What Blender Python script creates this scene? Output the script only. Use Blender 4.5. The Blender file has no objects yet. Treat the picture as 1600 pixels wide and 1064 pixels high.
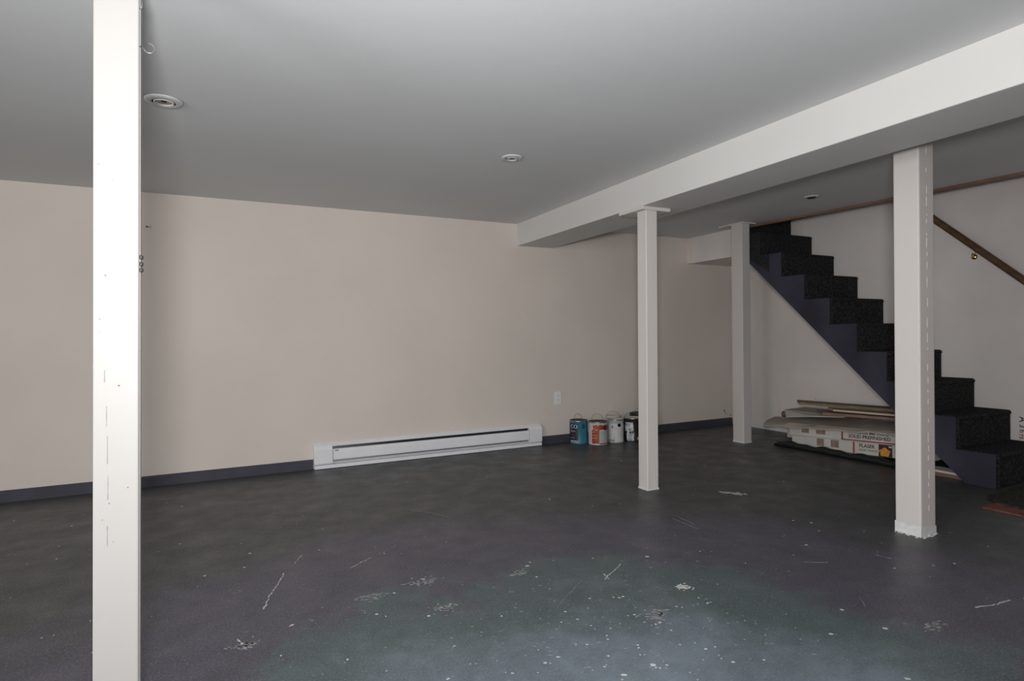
import bpy, bmesh, math, random
from mathutils import Vector, Matrix
random.seed(7)
scn = bpy.context.scene
C = scn.collection
PI = math.pi

# ------------------------------------------------------------------ camera, world, light, exposure
cam_d = bpy.data.cameras.new('camera'); cam = bpy.data.objects.new('camera', cam_d); C.objects.link(cam)
r_ = Vector((0.894374, -0.447149, -0.012350)); u_ = Vector((0.013597, -0.000420, 0.999907)); w_ = Vector((0.447113, 0.894459, -0.005704))
M = Matrix(((r_.x, u_.x, -w_.x, 0), (r_.y, u_.y, -w_.y, 0), (r_.z, u_.z, -w_.z, 0.9857), (0, 0, 0, 1)))
cam.matrix_world = M
cam_d.sensor_fit = 'HORIZONTAL'; cam_d.sensor_width = 36.0; cam_d.lens = 904.25 / 1600 * 36
cam_d.clip_start = 0.02
scn.camera = cam

scn.view_settings.view_transform = 'Standard'
scn.view_settings.look = 'None'
scn.view_settings.gamma = 1.0
scn.view_settings.use_curve_mapping = False
scn.view_settings.exposure = -0.08

world = bpy.data.worlds.new('sky'); scn.world = world; world.use_nodes = True
bg = world.node_tree.nodes['Background']; bg.inputs[0].default_value = (0.75, 0.87, 1.0, 1); bg.inputs[1].default_value = 1.0

def area(name, loc, target, sx, sy, power, col):
    l = bpy.data.lights.new(name, 'AREA'); l.shape = 'RECTANGLE'; l.size = sx; l.size_y = sy
    l.energy = power; l.color = col
    o = bpy.data.objects.new(name, l); C.objects.link(o); o.location = loc
    o.rotation_euler = (Vector(target) - Vector(loc)).to_track_quat('-Z', 'Y').to_euler()
    return o
# daylight through the window in the left wall
area('window_daylight', (-3.52, 0.0, 1.25), (2.6, 1.2, 1.15), 1.5, 1.2, 76, (0.98, 0.99, 1.0))
# photographer's flash beside the camera, turned up and forward to the ceiling
area('bounce_flash', (-0.10, -0.12, 1.12), (0.64, 1.45, 1.9), 0.20, 0.20, 70, (0.985, 0.99, 1.0))

# ------------------------------------------------------------------ helpers
def link(o, parent=None):
    C.objects.link(o)
    if parent is not None: o.parent = parent
    return o
def obj(name, bm, m=None, parent=None, smooth=False):
    me = bpy.data.meshes.new(name)
    bmesh.ops.recalc_face_normals(bm, faces=bm.faces[:])
    bm.to_mesh(me); bm.free()
    if smooth:
        for p in me.polygons: p.use_smooth = True
    if m is not None:
        for mm in (m if isinstance(m, (list, tuple)) else [m]): me.materials.append(mm)
    o = bpy.data.objects.new(name, me)
    return link(o, parent)
def tag(o, label, cat, group=None):
    o['label'] = label; o['category'] = cat
    if group: o['group'] = group
    return o
def thing(name, loc, label, cat, group=None, rz=0):
    o = bpy.data.objects.new(name, None); o.empty_display_size = 0.1
    o.location = loc; o.rotation_euler = (0, 0, rz)
    C.objects.link(o)
    return tag(o, label, cat, group)
def struct(o):
    o['kind'] = 'structure'; return o
def box(bm, x0, x1, y0, y1, z0, z1):
    vs = [bm.verts.new((x, y, z)) for x in (x0, x1) for y in (y0, y1) for z in (z0, z1)]
    f = [(0, 1, 3, 2), (4, 6, 7, 5), (0, 4, 5, 1), (2, 3, 7, 6), (0, 2, 6, 4), (1, 5, 7, 3)]
    for q in f: bm.faces.new([vs[i] for i in q])
    return vs
def bxo(x0, x1, y0, y1, z0, z1, bevel=0, seg=2):
    bm = bmesh.new(); box(bm, x0, x1, y0, y1, z0, z1)
    if bevel: bmesh.ops.bevel(bm, geom=bm.edges[:], offset=bevel, segments=seg, affect='EDGES', profile=0.6)
    return bm
def prism(bm, pts, h, axis):
    """extrude polygon pts (list of 3d) by vector h"""
    a = [bm.verts.new(p) for p in pts]; b = [bm.verts.new(Vector(p) + Vector(h)) for p in pts]
    n = len(pts)
    bm.faces.new(a); bm.faces.new(b[::-1])
    for i in range(n): bm.faces.new((a[i], a[(i + 1) % n], b[(i + 1) % n], b[i]))
def lathe(bm, prof, seg=40, c=(0, 0, 0), closed=False):
    rings = []
    for r, z in prof:
        rings.append([bm.verts.new((c[0] + r * math.cos(2 * PI * i / seg), c[1] + r * math.sin(2 * PI * i / seg), c[2] + z)) for i in range(seg)] if r > 1e-6 else [bm.verts.new((c[0], c[1], c[2] + z))])
    for a, b in zip(rings, rings[1:]):
        for i in range(seg):
            j = (i + 1) % seg
            if len(a) == 1 and len(b) == 1: continue
            if len(a) == 1: bm.faces.new((a[0], b[j], b[i]))
            elif len(b) == 1: bm.faces.new((a[i], a[j], b[0]))
            else: bm.faces.new((a[i], a[j], b[j], b[i]))
def tube(bm, pts, r, seg=8, cap=True):
    pts = [Vector(p) for p in pts]; rings = []
    up = None
    for i, p in enumerate(pts):
        d = (pts[min(i + 1, len(pts) - 1)] - pts[max(i - 1, 0)]).normalized()
        if up is None: up = d.orthogonal().normalized()
        up = (up - d * up.dot(d)).normalized(); s = d.cross(up)
        rr = r[i] if isinstance(r, (list, tuple)) else r
        rings.append([bm.verts.new(p + rr * (math.cos(2 * PI * k / seg) * up + math.sin(2 * PI * k / seg) * s)) for k in range(seg)])
    for a, b in zip(rings, rings[1:]):
        for k in range(seg): bm.faces.new((a[k], a[(k + 1) % seg], b[(k + 1) % seg], b[k]))
    if cap: bm.faces.new(rings[0][::-1]); bm.faces.new(rings[-1])
def text_bm(s, size, bold=0.0, sx=1.0):
    cu = bpy.data.curves.new('t', 'FONT'); cu.body = s; cu.size = size; cu.offset = bold; cu.resolution_u = 2
    o = bpy.data.objects.new('t', cu); C.objects.link(o)
    dg = bpy.context.evaluated_depsgraph_get(); me = bpy.data.meshes.new_from_object(o.evaluated_get(dg))
    bm = bmesh.new(); bm.from_mesh(me)
    bpy.data.objects.remove(o); bpy.data.curves.remove(cu); bpy.data.meshes.remove(me)
    for v in bm.verts: v.co.x *= sx
    return bm

# ------------------------------------------------------------------ materials
def mat(name, col, rough=0.6, spec=0.3, metal=0.0, var=0.0, vscale=4.0, bump=0.0, bscale=60.0, col2=None, stretch=None):
    m = bpy.data.materials.new(name); m.use_nodes = True; nt = m.node_tree; N = nt.nodes; L = nt.links
    b = N['Principled BSDF']; b.inputs['Base Color'].default_value = (*col, 1); b.inputs['Roughness'].default_value = rough
    b.inputs['Metallic'].default_value = metal; b.inputs['Specular IOR Level'].default_value = spec
    tc = N.new('ShaderNodeTexCoord'); src = tc.outputs['Object']
    if stretch:
        mp = N.new('ShaderNodeMapping'); mp.inputs['Scale'].default_value = stretch; L.new(src, mp.inputs[0]); src = mp.outputs[0]
    if var or col2:
        n = N.new('ShaderNodeTexNoise'); n.inputs['Scale'].default_value = vscale; n.inputs['Detail'].default_value = 6; L.new(src, n.inputs['Vector'])
        r = N.new('ShaderNodeValToRGB'); r.color_ramp.elements[0].position = 0.35; r.color_ramp.elements[1].position = 0.65
        c2 = col2 if col2 else tuple(min(1, c * (1 + var)) for c in col)
        c1 = col if col2 else tuple(c * (1 - var) for c in col)
        r.color_ramp.elements[0].color = (*c1, 1); r.color_ramp.elements[1].color = (*c2, 1)
        L.new(n.outputs['Fac'], r.inputs[0]); L.new(r.outputs[0], b.inputs['Base Color'])
    if bump:
        n2 = N.new('ShaderNodeTexNoise'); n2.inputs['Scale'].default_value = bscale; n2.inputs['Detail'].default_value = 4; L.new(src, n2.inputs['Vector'])
        bp = N.new('ShaderNodeBump'); bp.inputs['Strength'].default_value = bump; bp.inputs['Distance'].default_value = 0.01
        L.new(n2.outputs['Fac'], bp.inputs['Height']); L.new(bp.outputs[0], b.inputs['Normal'])
    return m

WALL = mat('beige_wall_paint', (0.735, 0.660, 0.592), 0.7, 0.2, var=0.03, vscale=1.6, bump=0.06, bscale=45)
WALLR = mat('pinkish_wall_paint', (0.74, 0.685, 0.655), 0.7, 0.2, var=0.05, vscale=2.2, bump=0.1, bscale=30)
CEIL = mat('ceiling_paint', (0.705, 0.71, 0.71), 0.8, 0.15, var=0.025, vscale=1.1, bump=0.05, bscale=25)
BEAM = mat('white_beam_paint', (0.69, 0.672, 0.645), 0.6, 0.25, var=0.015, vscale=2, bump=0.03, bscale=30)
POST = mat('white_post_paint', (0.70, 0.65, 0.615), 0.5, 0.3, var=0.03, vscale=3, bump=0.06, bscale=40, stretch=(1, 1, 0.25))
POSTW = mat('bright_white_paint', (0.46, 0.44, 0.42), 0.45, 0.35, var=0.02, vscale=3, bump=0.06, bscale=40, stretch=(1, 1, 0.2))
WHITE = mat('bare_white_primer', (0.75, 0.745, 0.735), 0.6, 0.3, var=0.06, vscale=30, bump=0.2, bscale=80)
BASEB = mat('dark_blue_grey_paint', (0.058, 0.057, 0.074), 0.5, 0.3, var=0.12, vscale=8, bump=0.05)
STRG = mat('blue_grey_stringer_paint', (0.042, 0.0395, 0.058), 0.6, 0.25, var=0.25, vscale=3, bump=0.08, bscale=25)
GAP = mat('dark_gap', (0.008, 0.008, 0.009), 0.9, 0.1)
WOOD = mat('dark_brown_wood', (0.10, 0.055, 0.028), 0.4, 0.4, var=0.25, vscale=7, stretch=(4, 0.6, 4))
TRIMW = mat('brown_trim_wood', (0.22, 0.13, 0.09), 0.5, 0.3, var=0.2, vscale=7, stretch=(4, 0.6, 4))
BRASS = mat('brass', (0.75, 0.58, 0.28), 0.28, 0.5, metal=1.0)
STEEL = mat('dull_steel', (0.42, 0.41, 0.40), 0.4, 0.5, metal=1.0, var=0.2, vscale=20)
WIRE = mat('dark_wire', (0.10, 0.09, 0.085), 0.5, 0.4, metal=0.6)
HEAT = mat('heater_white_enamel', (0.86, 0.86, 0.885), 0.4, 0.4, var=0.03, vscale=5)
HEATD = mat('heater_dark_fins', (0.10, 0.10, 0.11), 0.5, 0.4, metal=0.5)
PLAST = mat('white_plastic', (0.86, 0.85, 0.83), 0.35, 0.4)
LAMP = mat('lamp_trim_white', (0.60, 0.60, 0.585), 0.4, 0.4)
AMBER = mat('reflector_bulb', (0.52, 0.42, 0.33), 0.25, 0.5, var=0.1, vscale=30)
BROWND = mat('socket_brown', (0.06, 0.035, 0.025), 0.5, 0.3)
FLECK = mat('dried_paint', (0.52, 0.51, 0.49), 0.7, 0.2, var=0.15, vscale=40)
SCUFF = mat('scuff_grey', (0.24, 0.24, 0.24), 0.7, 0.2, var=0.4, vscale=60)
WSTAIN = mat('wall_stain', (0.25, 0.20, 0.18), 0.8, 0.1, var=0.3, vscale=60)

# carpet: short dark pile
CARPET = mat('dark_carpet', (0.017, 0.017, 0.0175), 0.95, 0.05, var=0.5, vscale=60, bump=0.9, bscale=160, col2=(0.050, 0.050, 0.051))
CARPETS = mat('side_carpet', (0.022, 0.022, 0.023), 0.95, 0.05, var=0.5, vscale=60, bump=0.6, bscale=160, col2=(0.042, 0.042, 0.043))
def floor_mat():
    m = bpy.data.materials.new('painted_concrete'); m.use_nodes = True; nt = m.node_tree; N = nt.nodes; L = nt.links
    b = N['Principled BSDF']; b.inputs['Specular IOR Level'].default_value = 0.5
    tc = N.new('ShaderNodeTexCoord')
    def noise(s, d=5, dist=0.0, vec=None, rough=0.55):
        n = N.new('ShaderNodeTexNoise'); n.inputs['Scale'].default_value = s; n.inputs['Detail'].default_value = d; n.inputs['Roughness'].default_value = rough
        n.inputs['Distortion'].default_value = dist; L.new(vec or tc.outputs['Object'], n.inputs['Vector']); return n.outputs['Fac']
    def ramp(fac, a, bb, ca=(0, 0, 0), cb=(1, 1, 1)):
        r = N.new('ShaderNodeValToRGB'); r.color_ramp.elements[0].position = a; r.color_ramp.elements[1].position = bb
        r.color_ramp.elements[0].color = (*ca, 1); r.color_ramp.elements[1].color = (*cb, 1); L.new(fac, r.inputs[0]); return r.outputs[0]
    def mix(f, a, bb, mode='MIX'):
        n = N.new('ShaderNodeMix'); n.data_type = 'RGBA'; n.blend_type = mode
        for sock, v in ((n.inputs[0], f), (n.inputs[6], a), (n.inputs[7], bb)):
            if hasattr(v, 'is_linked'): L.new(v, sock)
            else: sock.default_value = v if not isinstance(v, tuple) else (*v, 1)
        return n.outputs[2]
    def math_(op, a, bb):
        n = N.new('ShaderNodeMath'); n.operation = op
        for i, v in enumerate((a, bb)):
            if hasattr(v, 'is_linked'): L.new(v, n.inputs[i])
            else: n.inputs[i].default_value = v
        return n.outputs[0]
    olive = (0.041, 0.045, 0.047); purple = (0.072, 0.066, 0.093); teal = (0.074, 0.102, 0.107); teal_glow = (0.172, 0.212, 0.250)
    # ceiling-bounce glow near the camera, with teal and purple casts, painted into base colour
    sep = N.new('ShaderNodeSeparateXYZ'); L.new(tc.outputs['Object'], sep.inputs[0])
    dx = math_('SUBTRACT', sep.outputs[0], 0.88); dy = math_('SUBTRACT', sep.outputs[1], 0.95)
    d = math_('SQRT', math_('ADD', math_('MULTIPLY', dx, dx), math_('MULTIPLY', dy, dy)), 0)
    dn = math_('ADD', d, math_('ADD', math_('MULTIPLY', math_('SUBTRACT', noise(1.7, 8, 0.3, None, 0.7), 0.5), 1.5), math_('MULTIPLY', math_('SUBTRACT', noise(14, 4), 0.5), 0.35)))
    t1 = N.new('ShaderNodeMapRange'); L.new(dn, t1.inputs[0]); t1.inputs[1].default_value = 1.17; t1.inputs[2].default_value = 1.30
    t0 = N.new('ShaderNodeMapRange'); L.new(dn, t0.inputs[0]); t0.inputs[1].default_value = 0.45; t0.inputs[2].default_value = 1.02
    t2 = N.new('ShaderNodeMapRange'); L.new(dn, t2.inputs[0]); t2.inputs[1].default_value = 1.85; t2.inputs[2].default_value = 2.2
    col = mix(t0.outputs[0], teal_glow, teal); col = mix(t1.outputs[0], col, purple); col = mix(t2.outputs[0], col, olive)
    # mottling, fine speckle, rubbed wear
    col = mix(math_('MULTIPLY', ramp(noise(9, 8, 0.6), 0.3, 0.75), 0.35), col, (0.035, 0.035, 0.037))
    col = mix(math_('MULTIPLY', ramp(noise(150, 4), 0.52, 0.68), 0.40), col, (0.30, 0.305, 0.315))
    mp2 = N.new('ShaderNodeMapping'); mp2.inputs['Scale'].default_value = (30, 75, 1); mp2.inputs['Rotation'].default_value = (0, 0, -0.46); L.new(tc.outputs['Object'], mp2.inputs[0])
    col = mix(math_('MULTIPLY', math_('MULTIPLY', ramp(noise(1.0, 6, 0.6, mp2.outputs[0], 0.7), 0.60, 0.72), ramp(noise(2.6, 4), 0.42, 0.62)), 0.38), col, (0.30, 0.30, 0.31))
    col = mix(math_('MULTIPLY', ramp(noise(70, 5, 0.5, None, 0.7), 0.56, 0.72), 0.35), col, (0.022, 0.023, 0.025))
    wear = math_('MULTIPLY', ramp(noise(3.2, 6, 1.0), 0.60, 0.78), ramp(noise(60, 4), 0.48, 0.62))
    col = mix(math_('MULTIPLY', wear, 0.5), col, (0.27, 0.265, 0.26))
    # directional scuffs
    mp = N.new('ShaderNodeMapping'); mp.inputs['Scale'].default_value = (3, 26, 1); mp.inputs['Rotation'].default_value = (0, 0, -0.4); L.new(tc.outputs['Object'], mp.inputs[0])
    col = mix(math_('MULTIPLY', ramp(noise(3, 6, 0.4, mp.outputs[0]), 0.66, 0.80), 0.22), col, (0.22, 0.22, 0.22))
    # white flecks
    vo = N.new('ShaderNodeTexVoronoi'); vo.inputs['Scale'].default_value = 13; vo.inputs['Randomness'].default_value = 1; L.new(tc.outputs['Object'], vo.inputs['Vector'])
    fl = math_('MULTIPLY', math_('LESS_THAN', math_('ADD', vo.outputs['Distance'], math_('MULTIPLY', noise(90, 2), 0.10)), 0.072), math_('GREATER_THAN', noise(5.1, 2), 0.50))
    col = mix(math_('MULTIPLY', fl, 0.7), col, (0.42, 0.41, 0.39))
    L.new(col, b.inputs['Base Color'])
    L.new(ramp(noise(6, 6), 0.3, 0.7, (0.34,) * 3, (0.52,) * 3), b.inputs['Roughness'])
    bp = N.new('ShaderNodeBump'); bp.inputs['Strength'].default_value = 0.12; bp.inputs['Distance'].default_value = 0.01
    L.new(noise(22, 6), bp.inputs['Height']); L.new(bp.outputs[0], b.inputs['Normal'])
    return m
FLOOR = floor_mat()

# ------------------------------------------------------------------ setting
XL, XR, Y0, YW, ZC = -3.6, 5.018, -2.3, 4.6254, 2.0
T = 0.12
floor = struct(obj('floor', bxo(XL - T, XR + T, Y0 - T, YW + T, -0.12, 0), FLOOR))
struct(obj('wall_back', bxo(XL - T, XR + T, YW, YW + T, 0, 4.3), WALL))
struct(obj('wall_right', bxo(XR, XR + T, Y0 - T, YW, 0, 4.3), WALLR))
struct(obj('wall_rear', bxo(XL - T, XR, Y0 - T, Y0, 0, 2.2), WALL))
# left wall with a window opening
WY0, WY1, WZ0, WZ1 = -0.80, 0.80, 0.60, 1.90
bm = bmesh.new()
box(bm, XL - T, XL, Y0, WY0, 0, 2.2); box(bm, XL - T, XL, WY1, YW, 0, 2.2)
box(bm, XL - T, XL, WY0, WY1, 0, WZ0); box(bm, XL - T, XL, WY0, WY1, WZ1, 2.2)
struct(obj('wall_left', bm, WALL))
win = struct(obj('window_1', bxo(XL, XL + 0.02, WY0 - 0.06, WY1 + 0.06, WZ0 - 0.08, WZ0), PLAST))
for b_ in ((XL, XL + 0.015, WY0 - 0.06, WY0, WZ0, WZ1 + 0.06), (XL, XL + 0.015, WY1, WY1 + 0.06, WZ0, WZ1 + 0.06), (XL, XL + 0.015, WY0, WY1, WZ1, WZ1 + 0.06)):
    obj('window_frame', bxo(*b_), PLAST, win)
# ceiling with the stairwell opening (its edge runs beside the stairs)
bm = bmesh.new()
def slab(pts, z0, z1): prism(bm, [(x, y, z0) for x, y in pts], (0, 0, z1 - z0), 2)
EA, EB = (4.40, 4.0), (4.615, 1.35)         # far and near end of the opening's edge
slab([(XL, Y0), (EB[0], Y0), EB, EA, (4.40, YW), (XL, YW)], ZC, 2.22)
slab([(EB[0], Y0), (XR, Y0), (XR, 1.35), EB], ZC, 2.22)
struct(obj('ceiling', bm, CEIL))
# brown wooden edging of the stairwell opening
dv = Vector((EB[0] - EA[0], EB[1] - EA[1], 0)).normalized(); nv = Vector((-dv.y, dv.x, 0))
bm = bmesh.new()
a = Vector((EA[0], EA[1], 1.982)); b = Vector((EB[0], EB[1], 1.982))
prism(bm, [a - nv * 0.0, b, b + nv * 0.045, a + nv * 0.045], (0, 0, 0.25), 2)
struct(obj('trim_1', bm, TRIMW))
# upper part of the stairwell
bm = bmesh.new(); box(bm, 4.28, 4.40, 1.23, 4.0, 2.24, 4.3); struct(obj('wall_stairwell', bm, WALLR))
bm = bmesh.new(); box(bm, 4.40, XR, 1.23, 1.35, 2.24, 4.3); struct(obj('wall_stairwell_front', bm, WALLR))
struct(obj('ceiling_stairwell', bxo(4.28, XR, 1.23, YW, 4.3, 4.4), CEIL))
# the boxed-in floor framing at the head of the stairs, beside the back wall
soff = struct(obj('trim_2', bxo(4.40, XR, 3.945, YW, 1.735, ZC + 0.004, 0.003), WALLR))
obj('batten', bxo(4.382, 4.40, 4.575, YW, 1.737, 1.968, 0.003), WALL, soff)
struct(obj('floor_landing', bxo(4.42, XR, 3.94, YW, ZC + 0.005, 2.24), CARPET))
# corner moulding of the right wall near the stair head
struct(obj('trim_3', bxo(XR - 0.016, XR, 3.72, 3.80, 1.80, 2.9, 0.004), WALL))
# dropped beam along the room
struct(obj('beam', bxo(2.378, 2.744, Y0, YW, 1.8046, ZC + 0.01, 0.006), BEAM))
# baseboards of the back wall
def basebd(x0, x1, n):
    bm = bmesh.new(); h = 0.073
    prism(bm, [(x0, YW, 0), (x0, YW - 0.016, 0), (x0, YW - 0.016, h - 0.012), (x0, YW - 0.008, h), (x0, YW, h)], (x1 - x0, 0, 0), 0)
    return struct(obj(n, bm, BASEB))
basebd(XL, 0.602, 'baseboard_left'); basebd(2.582, 5.0, 'baseboard_back')
bm = bmesh.new(); box(bm, XL, XL + 0.016, Y0, YW - 0.02, 0, 0.073); struct(obj('baseboard_side', bm, BASEB))

# ------------------------------------------------------------------ posts
def post_mesh(sx, sy, h, lean=(0, 0), bev=0.006, n=6):
    bm = bmesh.new(); box(bm, -sx / 2, sx / 2, -sy / 2, sy / 2, 0, h)
    ed = [e for e in bm.edges if abs(e.verts[0].co.z - e.verts[1].co.z) > 0.5]
    bmesh.ops.bevel(bm, geom=ed, offset=bev, segments=3, affect='EDGES', profile=0.5)
    for v in bm.verts:
        v.co.x += lean[0] * v.co.z / h; v.co.y += lean[1] * v.co.z / h
    return bm
def ragged_collar(sx, sy, h, out=0.0012):
    """a band of bare primer round a post's foot with an uneven upper edge"""
    bm = bmesh.new(); pts = []
    for (x0, y0, x1, y1) in ((-1, -1, 1, -1), (1, -1, 1, 1), (1, 1, -1, 1), (-1, 1, -1, -1)):
        for k in range(8):
            t = k / 8; pts.append(((x0 + (x1 - x0) * t) * (sx / 2 + out), (y0 + (y1 - y0) * t) * (sy / 2 + out)))
    lo = [bm.verts.new((x * 1.004, y * 1.004, 0.0)) for x, y in pts]; hi = [bm.verts.new((x, y, h * random.uniform(0.75, 1.1))) for x, y in pts]
    inn = [bm.verts.new((x * 0.93, y * 0.93, v.co.z)) for (x, y), v in zip(pts, hi)]
    n = len(pts)
    for i in range(n):
        j = (i + 1) % n
        bm.faces.new((lo[i], lo[j], hi[j], hi[i])); bm.faces.new((hi[i], hi[j], inn[j], inn[i]))
    return bm
def crumbs(sx, sy, n, s=0.008):
    bm = bmesh.new()
    for _ in range(n):
        side = random.choice((0, 1)); t = random.uniform(-0.5, 0.5); o = random.uniform(0.002, 0.016)
        x, y = (t * sx, -sy / 2 - o) if side == 0 else (-sx / 2 - o, t * sy)
        q = random.uniform(0.3, 1) * s
        box(bm, x - q, x + q, y - q * 0.6, y + q * 0.6, 0, q * 0.5)
    return bm
# square boxed post by the camera
t = thing('support_post', (-0.2415, 1.778, 0), 'narrow bright white post nearest the camera with hooks on its edge', 'post')
pm = obj('shaft', post_mesh(0.097, 0.055, ZC, bev=0.004), POSTW, t)
t.rotation_euler = (0, 0.0143, 0); t.location.x -= 0.013
obj('edge_strip', bxo(0.0484, 0.0500, -0.012, 0.002, 0.0, 1.98), POSTW, t)
def cup_hook(z, flip=1, s=1.0):
    bm = bmesh.new(); P = [(0.045, 0, 0), (0.055, -0.004, 0.0)]
    for k in range(9):
        an = -2.3 + k / 8 * 4.0
        P.append((0.055 + s * (0.0125 + 0.0125 * math.cos(an)) + 0.002, -0.008, s * (0.0125 * math.sin(an)) - 0.003))
    tube(bm, [(x, y - 0.015, z + zz) for x, y, zz in P], 0.0013, 6); return bm
obj('cup_hook', cup_hook(1.747), STEEL, t, True)['label'] = 'small bent wire cup hook'
bm = bmesh.new(); tube(bm, [(0.046, -0.010, 1.875), (0.052, -0.012, 1.877), (0.053, -0.012, 1.850), (0.047, -0.011, 1.846)], 0.0025, 6); obj('screw_eye', bm, STEEL, t, True)
for z in (1.205, 1.187, 1.172):
    bm = bmesh.new(); lathe(bm, [(0.0035, -0.006), (0.006, -0.003), (0.006, 0.003), (0.0035, 0.006)], 10, (0.0505, -0.008, z)); obj('hasp_link', bm, WIRE, t, True)
bm = bmesh.new()
for (x, z, l) in ((-0.02, 0.80, 0.05), (-0.018, 0.715, 0.07), (-0.017, 0.62, 0.06), (-0.024, 0.90, 0.03), (-0.018, 0.5, 0.05)):
    box(bm, x - 0.0005, x + 0.0005, -0.0282, -0.027, z - l / 2, z + l / 2)
for _ in range(10):
    x = random.uniform(-0.04, 0.04); z = random.uniform(0.4, 1.6); q = random.uniform(0.0008, 0.002)
    box(bm, x - q, x + q, -0.0282, -0.027, z - q, z + q)
o = obj('paint_crack', bm, SCUFF, t); o['kind'] = 'stuff'

# thin post under the beam with a cap plate
t = thing('support_post', (2.442, 2.943, 0), 'slender white post with a square cap plate under the dropped beam', 'post')
obj('shaft', post_mesh(0.090, 0.090, 1.785, (0.012, 0.0)), POST, t)
obj('cap_plate', bxo(2.366 - 2.442, 2.598 - 2.442, -0.058, 0.18, 1.781, 1.8036, 0.003), POST, t)
obj('foot_band', ragged_collar(0.09, 0.09, 0.012), WHITE, t)
bm = bmesh.new()
for _ in range(26):
    x = random.uniform(-0.01, 0.04); z = abs(random.gauss(0, 0.16)) + 0.03; q = random.uniform(0.001, 0.004)
    box(bm, x - q, x + q, -0.0458, -0.044, z - q, z + q * 1.5)
o = obj('paint_chip', bm, WHITE, t); o['kind'] = 'stuff'

# thin post at the head of the stairs
t = thing('support_post', (4.243, 3.797, 0), 'thin white post standing at the left edge of the dark staircase', 'post')
obj('shaft', post_mesh(0.100, 0.124, 1.987), POST, t)
obj('cap_plate', bxo(-0.055, 0.115, -0.075, 0.205, 1.987, 1.9995, 0.002), POST, t)
obj('foot_band', ragged_collar(0.10, 0.124, 0.02), WHITE, t)

# thick post right of the beam
t = thing('support_post', (3.044, 1.664, 0), 'thick white square post in front of the staircase, beyond the dropped beam', 'post')
obj('shaft', post_mesh(0.126, 0.120, ZC, (0.004, 0.0), bev=0.008), POST, t)
obj('foot_band', ragged_collar(0.126, 0.120, 0.050, 0.0008), WHITE, t)
o = obj('paint_crumb', crumbs(0.126, 0.12, 22), WHITE, t); o['kind'] = 'stuff'
bm = bmesh.new(); z = 0.12
while z < 1.9:
    l = random.uniform(0.01, 0.05); x = 0.004 + random.uniform(-0.002, 0.002); box(bm, x - 0.0015, x + 0.0015, -0.0612, -0.0595, z, z + l); z += l + random.uniform(0.01, 0.07)
o = obj('seam_filler', bm, mat('seam_filler', (0.76, 0.72, 0.69), 0.6, 0.2), t); o['kind'] = 'stuff'
obj('top_band', bxo(-0.060, 0.068, -0.0635, 0.0635, 1.955, 1.9995, 0.002), POST, t)

# ------------------------------------------------------------------ staircase
XS, YS, RUN, RISE, NST = 4.3066, 1.8827, 0.2199, 0.211, 10
st = thing('staircase', (XS, YS, 0), 'dark carpeted staircase with a blue-grey side board climbing the right wall', 'staircase')
def uy(z): return 2.050 + z / 0.9595 + 0.0       # underside line of the side board
YE = 3.935                                         # where the stairs meet the landing
pts = [(YS, 0)]
for k in range(1, NST):
    y = YS + (k - 1) * RUN
    pts.append((y, k * RISE)); pts.append((YS + k * RUN, k * RISE))
pts += [(3.868, 9 * RISE), (3.868, (3.868 - 2.050) * 0.9595), (2.050, 0)]
for x, m_ in ((0, STRG), (XR - 0.016 - XS, STRG)):
    bm = bmesh.new(); prism(bm, [(x, y - YS, z) for y, z in pts], (0.012, 0, 0), 0)
    obj('side_board', bm, m_, st)
W0, W1 = 0.030, XR - XS - 0.018
def tread(x0, y0, y1, z1):
    bm = bmesh.new(); R_ = 0.022; prof = [(y1 + 0.012, z1 - 0.04), (y0 + 0.004, z1 - 0.04)]
    for i in range(7):
        an = PI - i / 12 * PI
        prof.append((y0 - 0.014 + R_ + R_ * math.cos(an), z1 + 0.004 - R_ + R_ * math.sin(an)))
    prof.append((y1 + 0.012, z1 + 0.004))
    prism(bm, [(x0, y, z) for y, z in prof], (W1 - x0, 0, 0), 0)
    return obj('tread', bm, CARPET, st)
for k in range(1, NST + 1):
    y0 = (k - 1) * RUN; z1 = k * RISE; y1 = min(k * RUN, YE - 0.014 - YS)
    if k < NST:
        tread(W0, y0, y1, z1)
        bm = bxo(W0 + 0.001, W1 - 0.001, y0 - 0.008, y0 + 0.018, z1 - RISE + 0.004, z1 - 0.026, 0.004)
    else:               # the top step passes the edge of the ceiling
        xe = 4.466 - XS
        tread(xe, y0, y1, z1)
        bm = bxo(W0 + 0.001, xe, y0 - 0.008, y0 + 0.018, z1 - RISE + 0.004, 1.978, 0.003)
        box(bm, xe, W1 - 0.001, y0 - 0.008, y0 + 0.018, z1 - RISE + 0.004, z1 - 0.026)
    obj('riser', bm, CARPET, st)
# carpet wrapped down over the side of the upper steps
bm = bmesh.new()
ya, yb_, yc = YS + 7.55 * RUN, YS + 8 * RUN, 3.868
prism(bm, [(-0.003, y - YS, z) for y, z in ((ya, (ya - 2.05) * 0.9595 + 0.10), (yc, (yc - 2.05) * 0.9595 + 0.004), (yc, 9 * RISE + 0.003), (yb_ - 0.004, 9 * RISE + 0.003), (yb_ - 0.004, 8 * RISE + 0.003), (ya, 8 * RISE + 0.003))], (0.0026, 0, 0), 0)
obj('side_carpet', bm, CARPETS, st)

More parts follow.
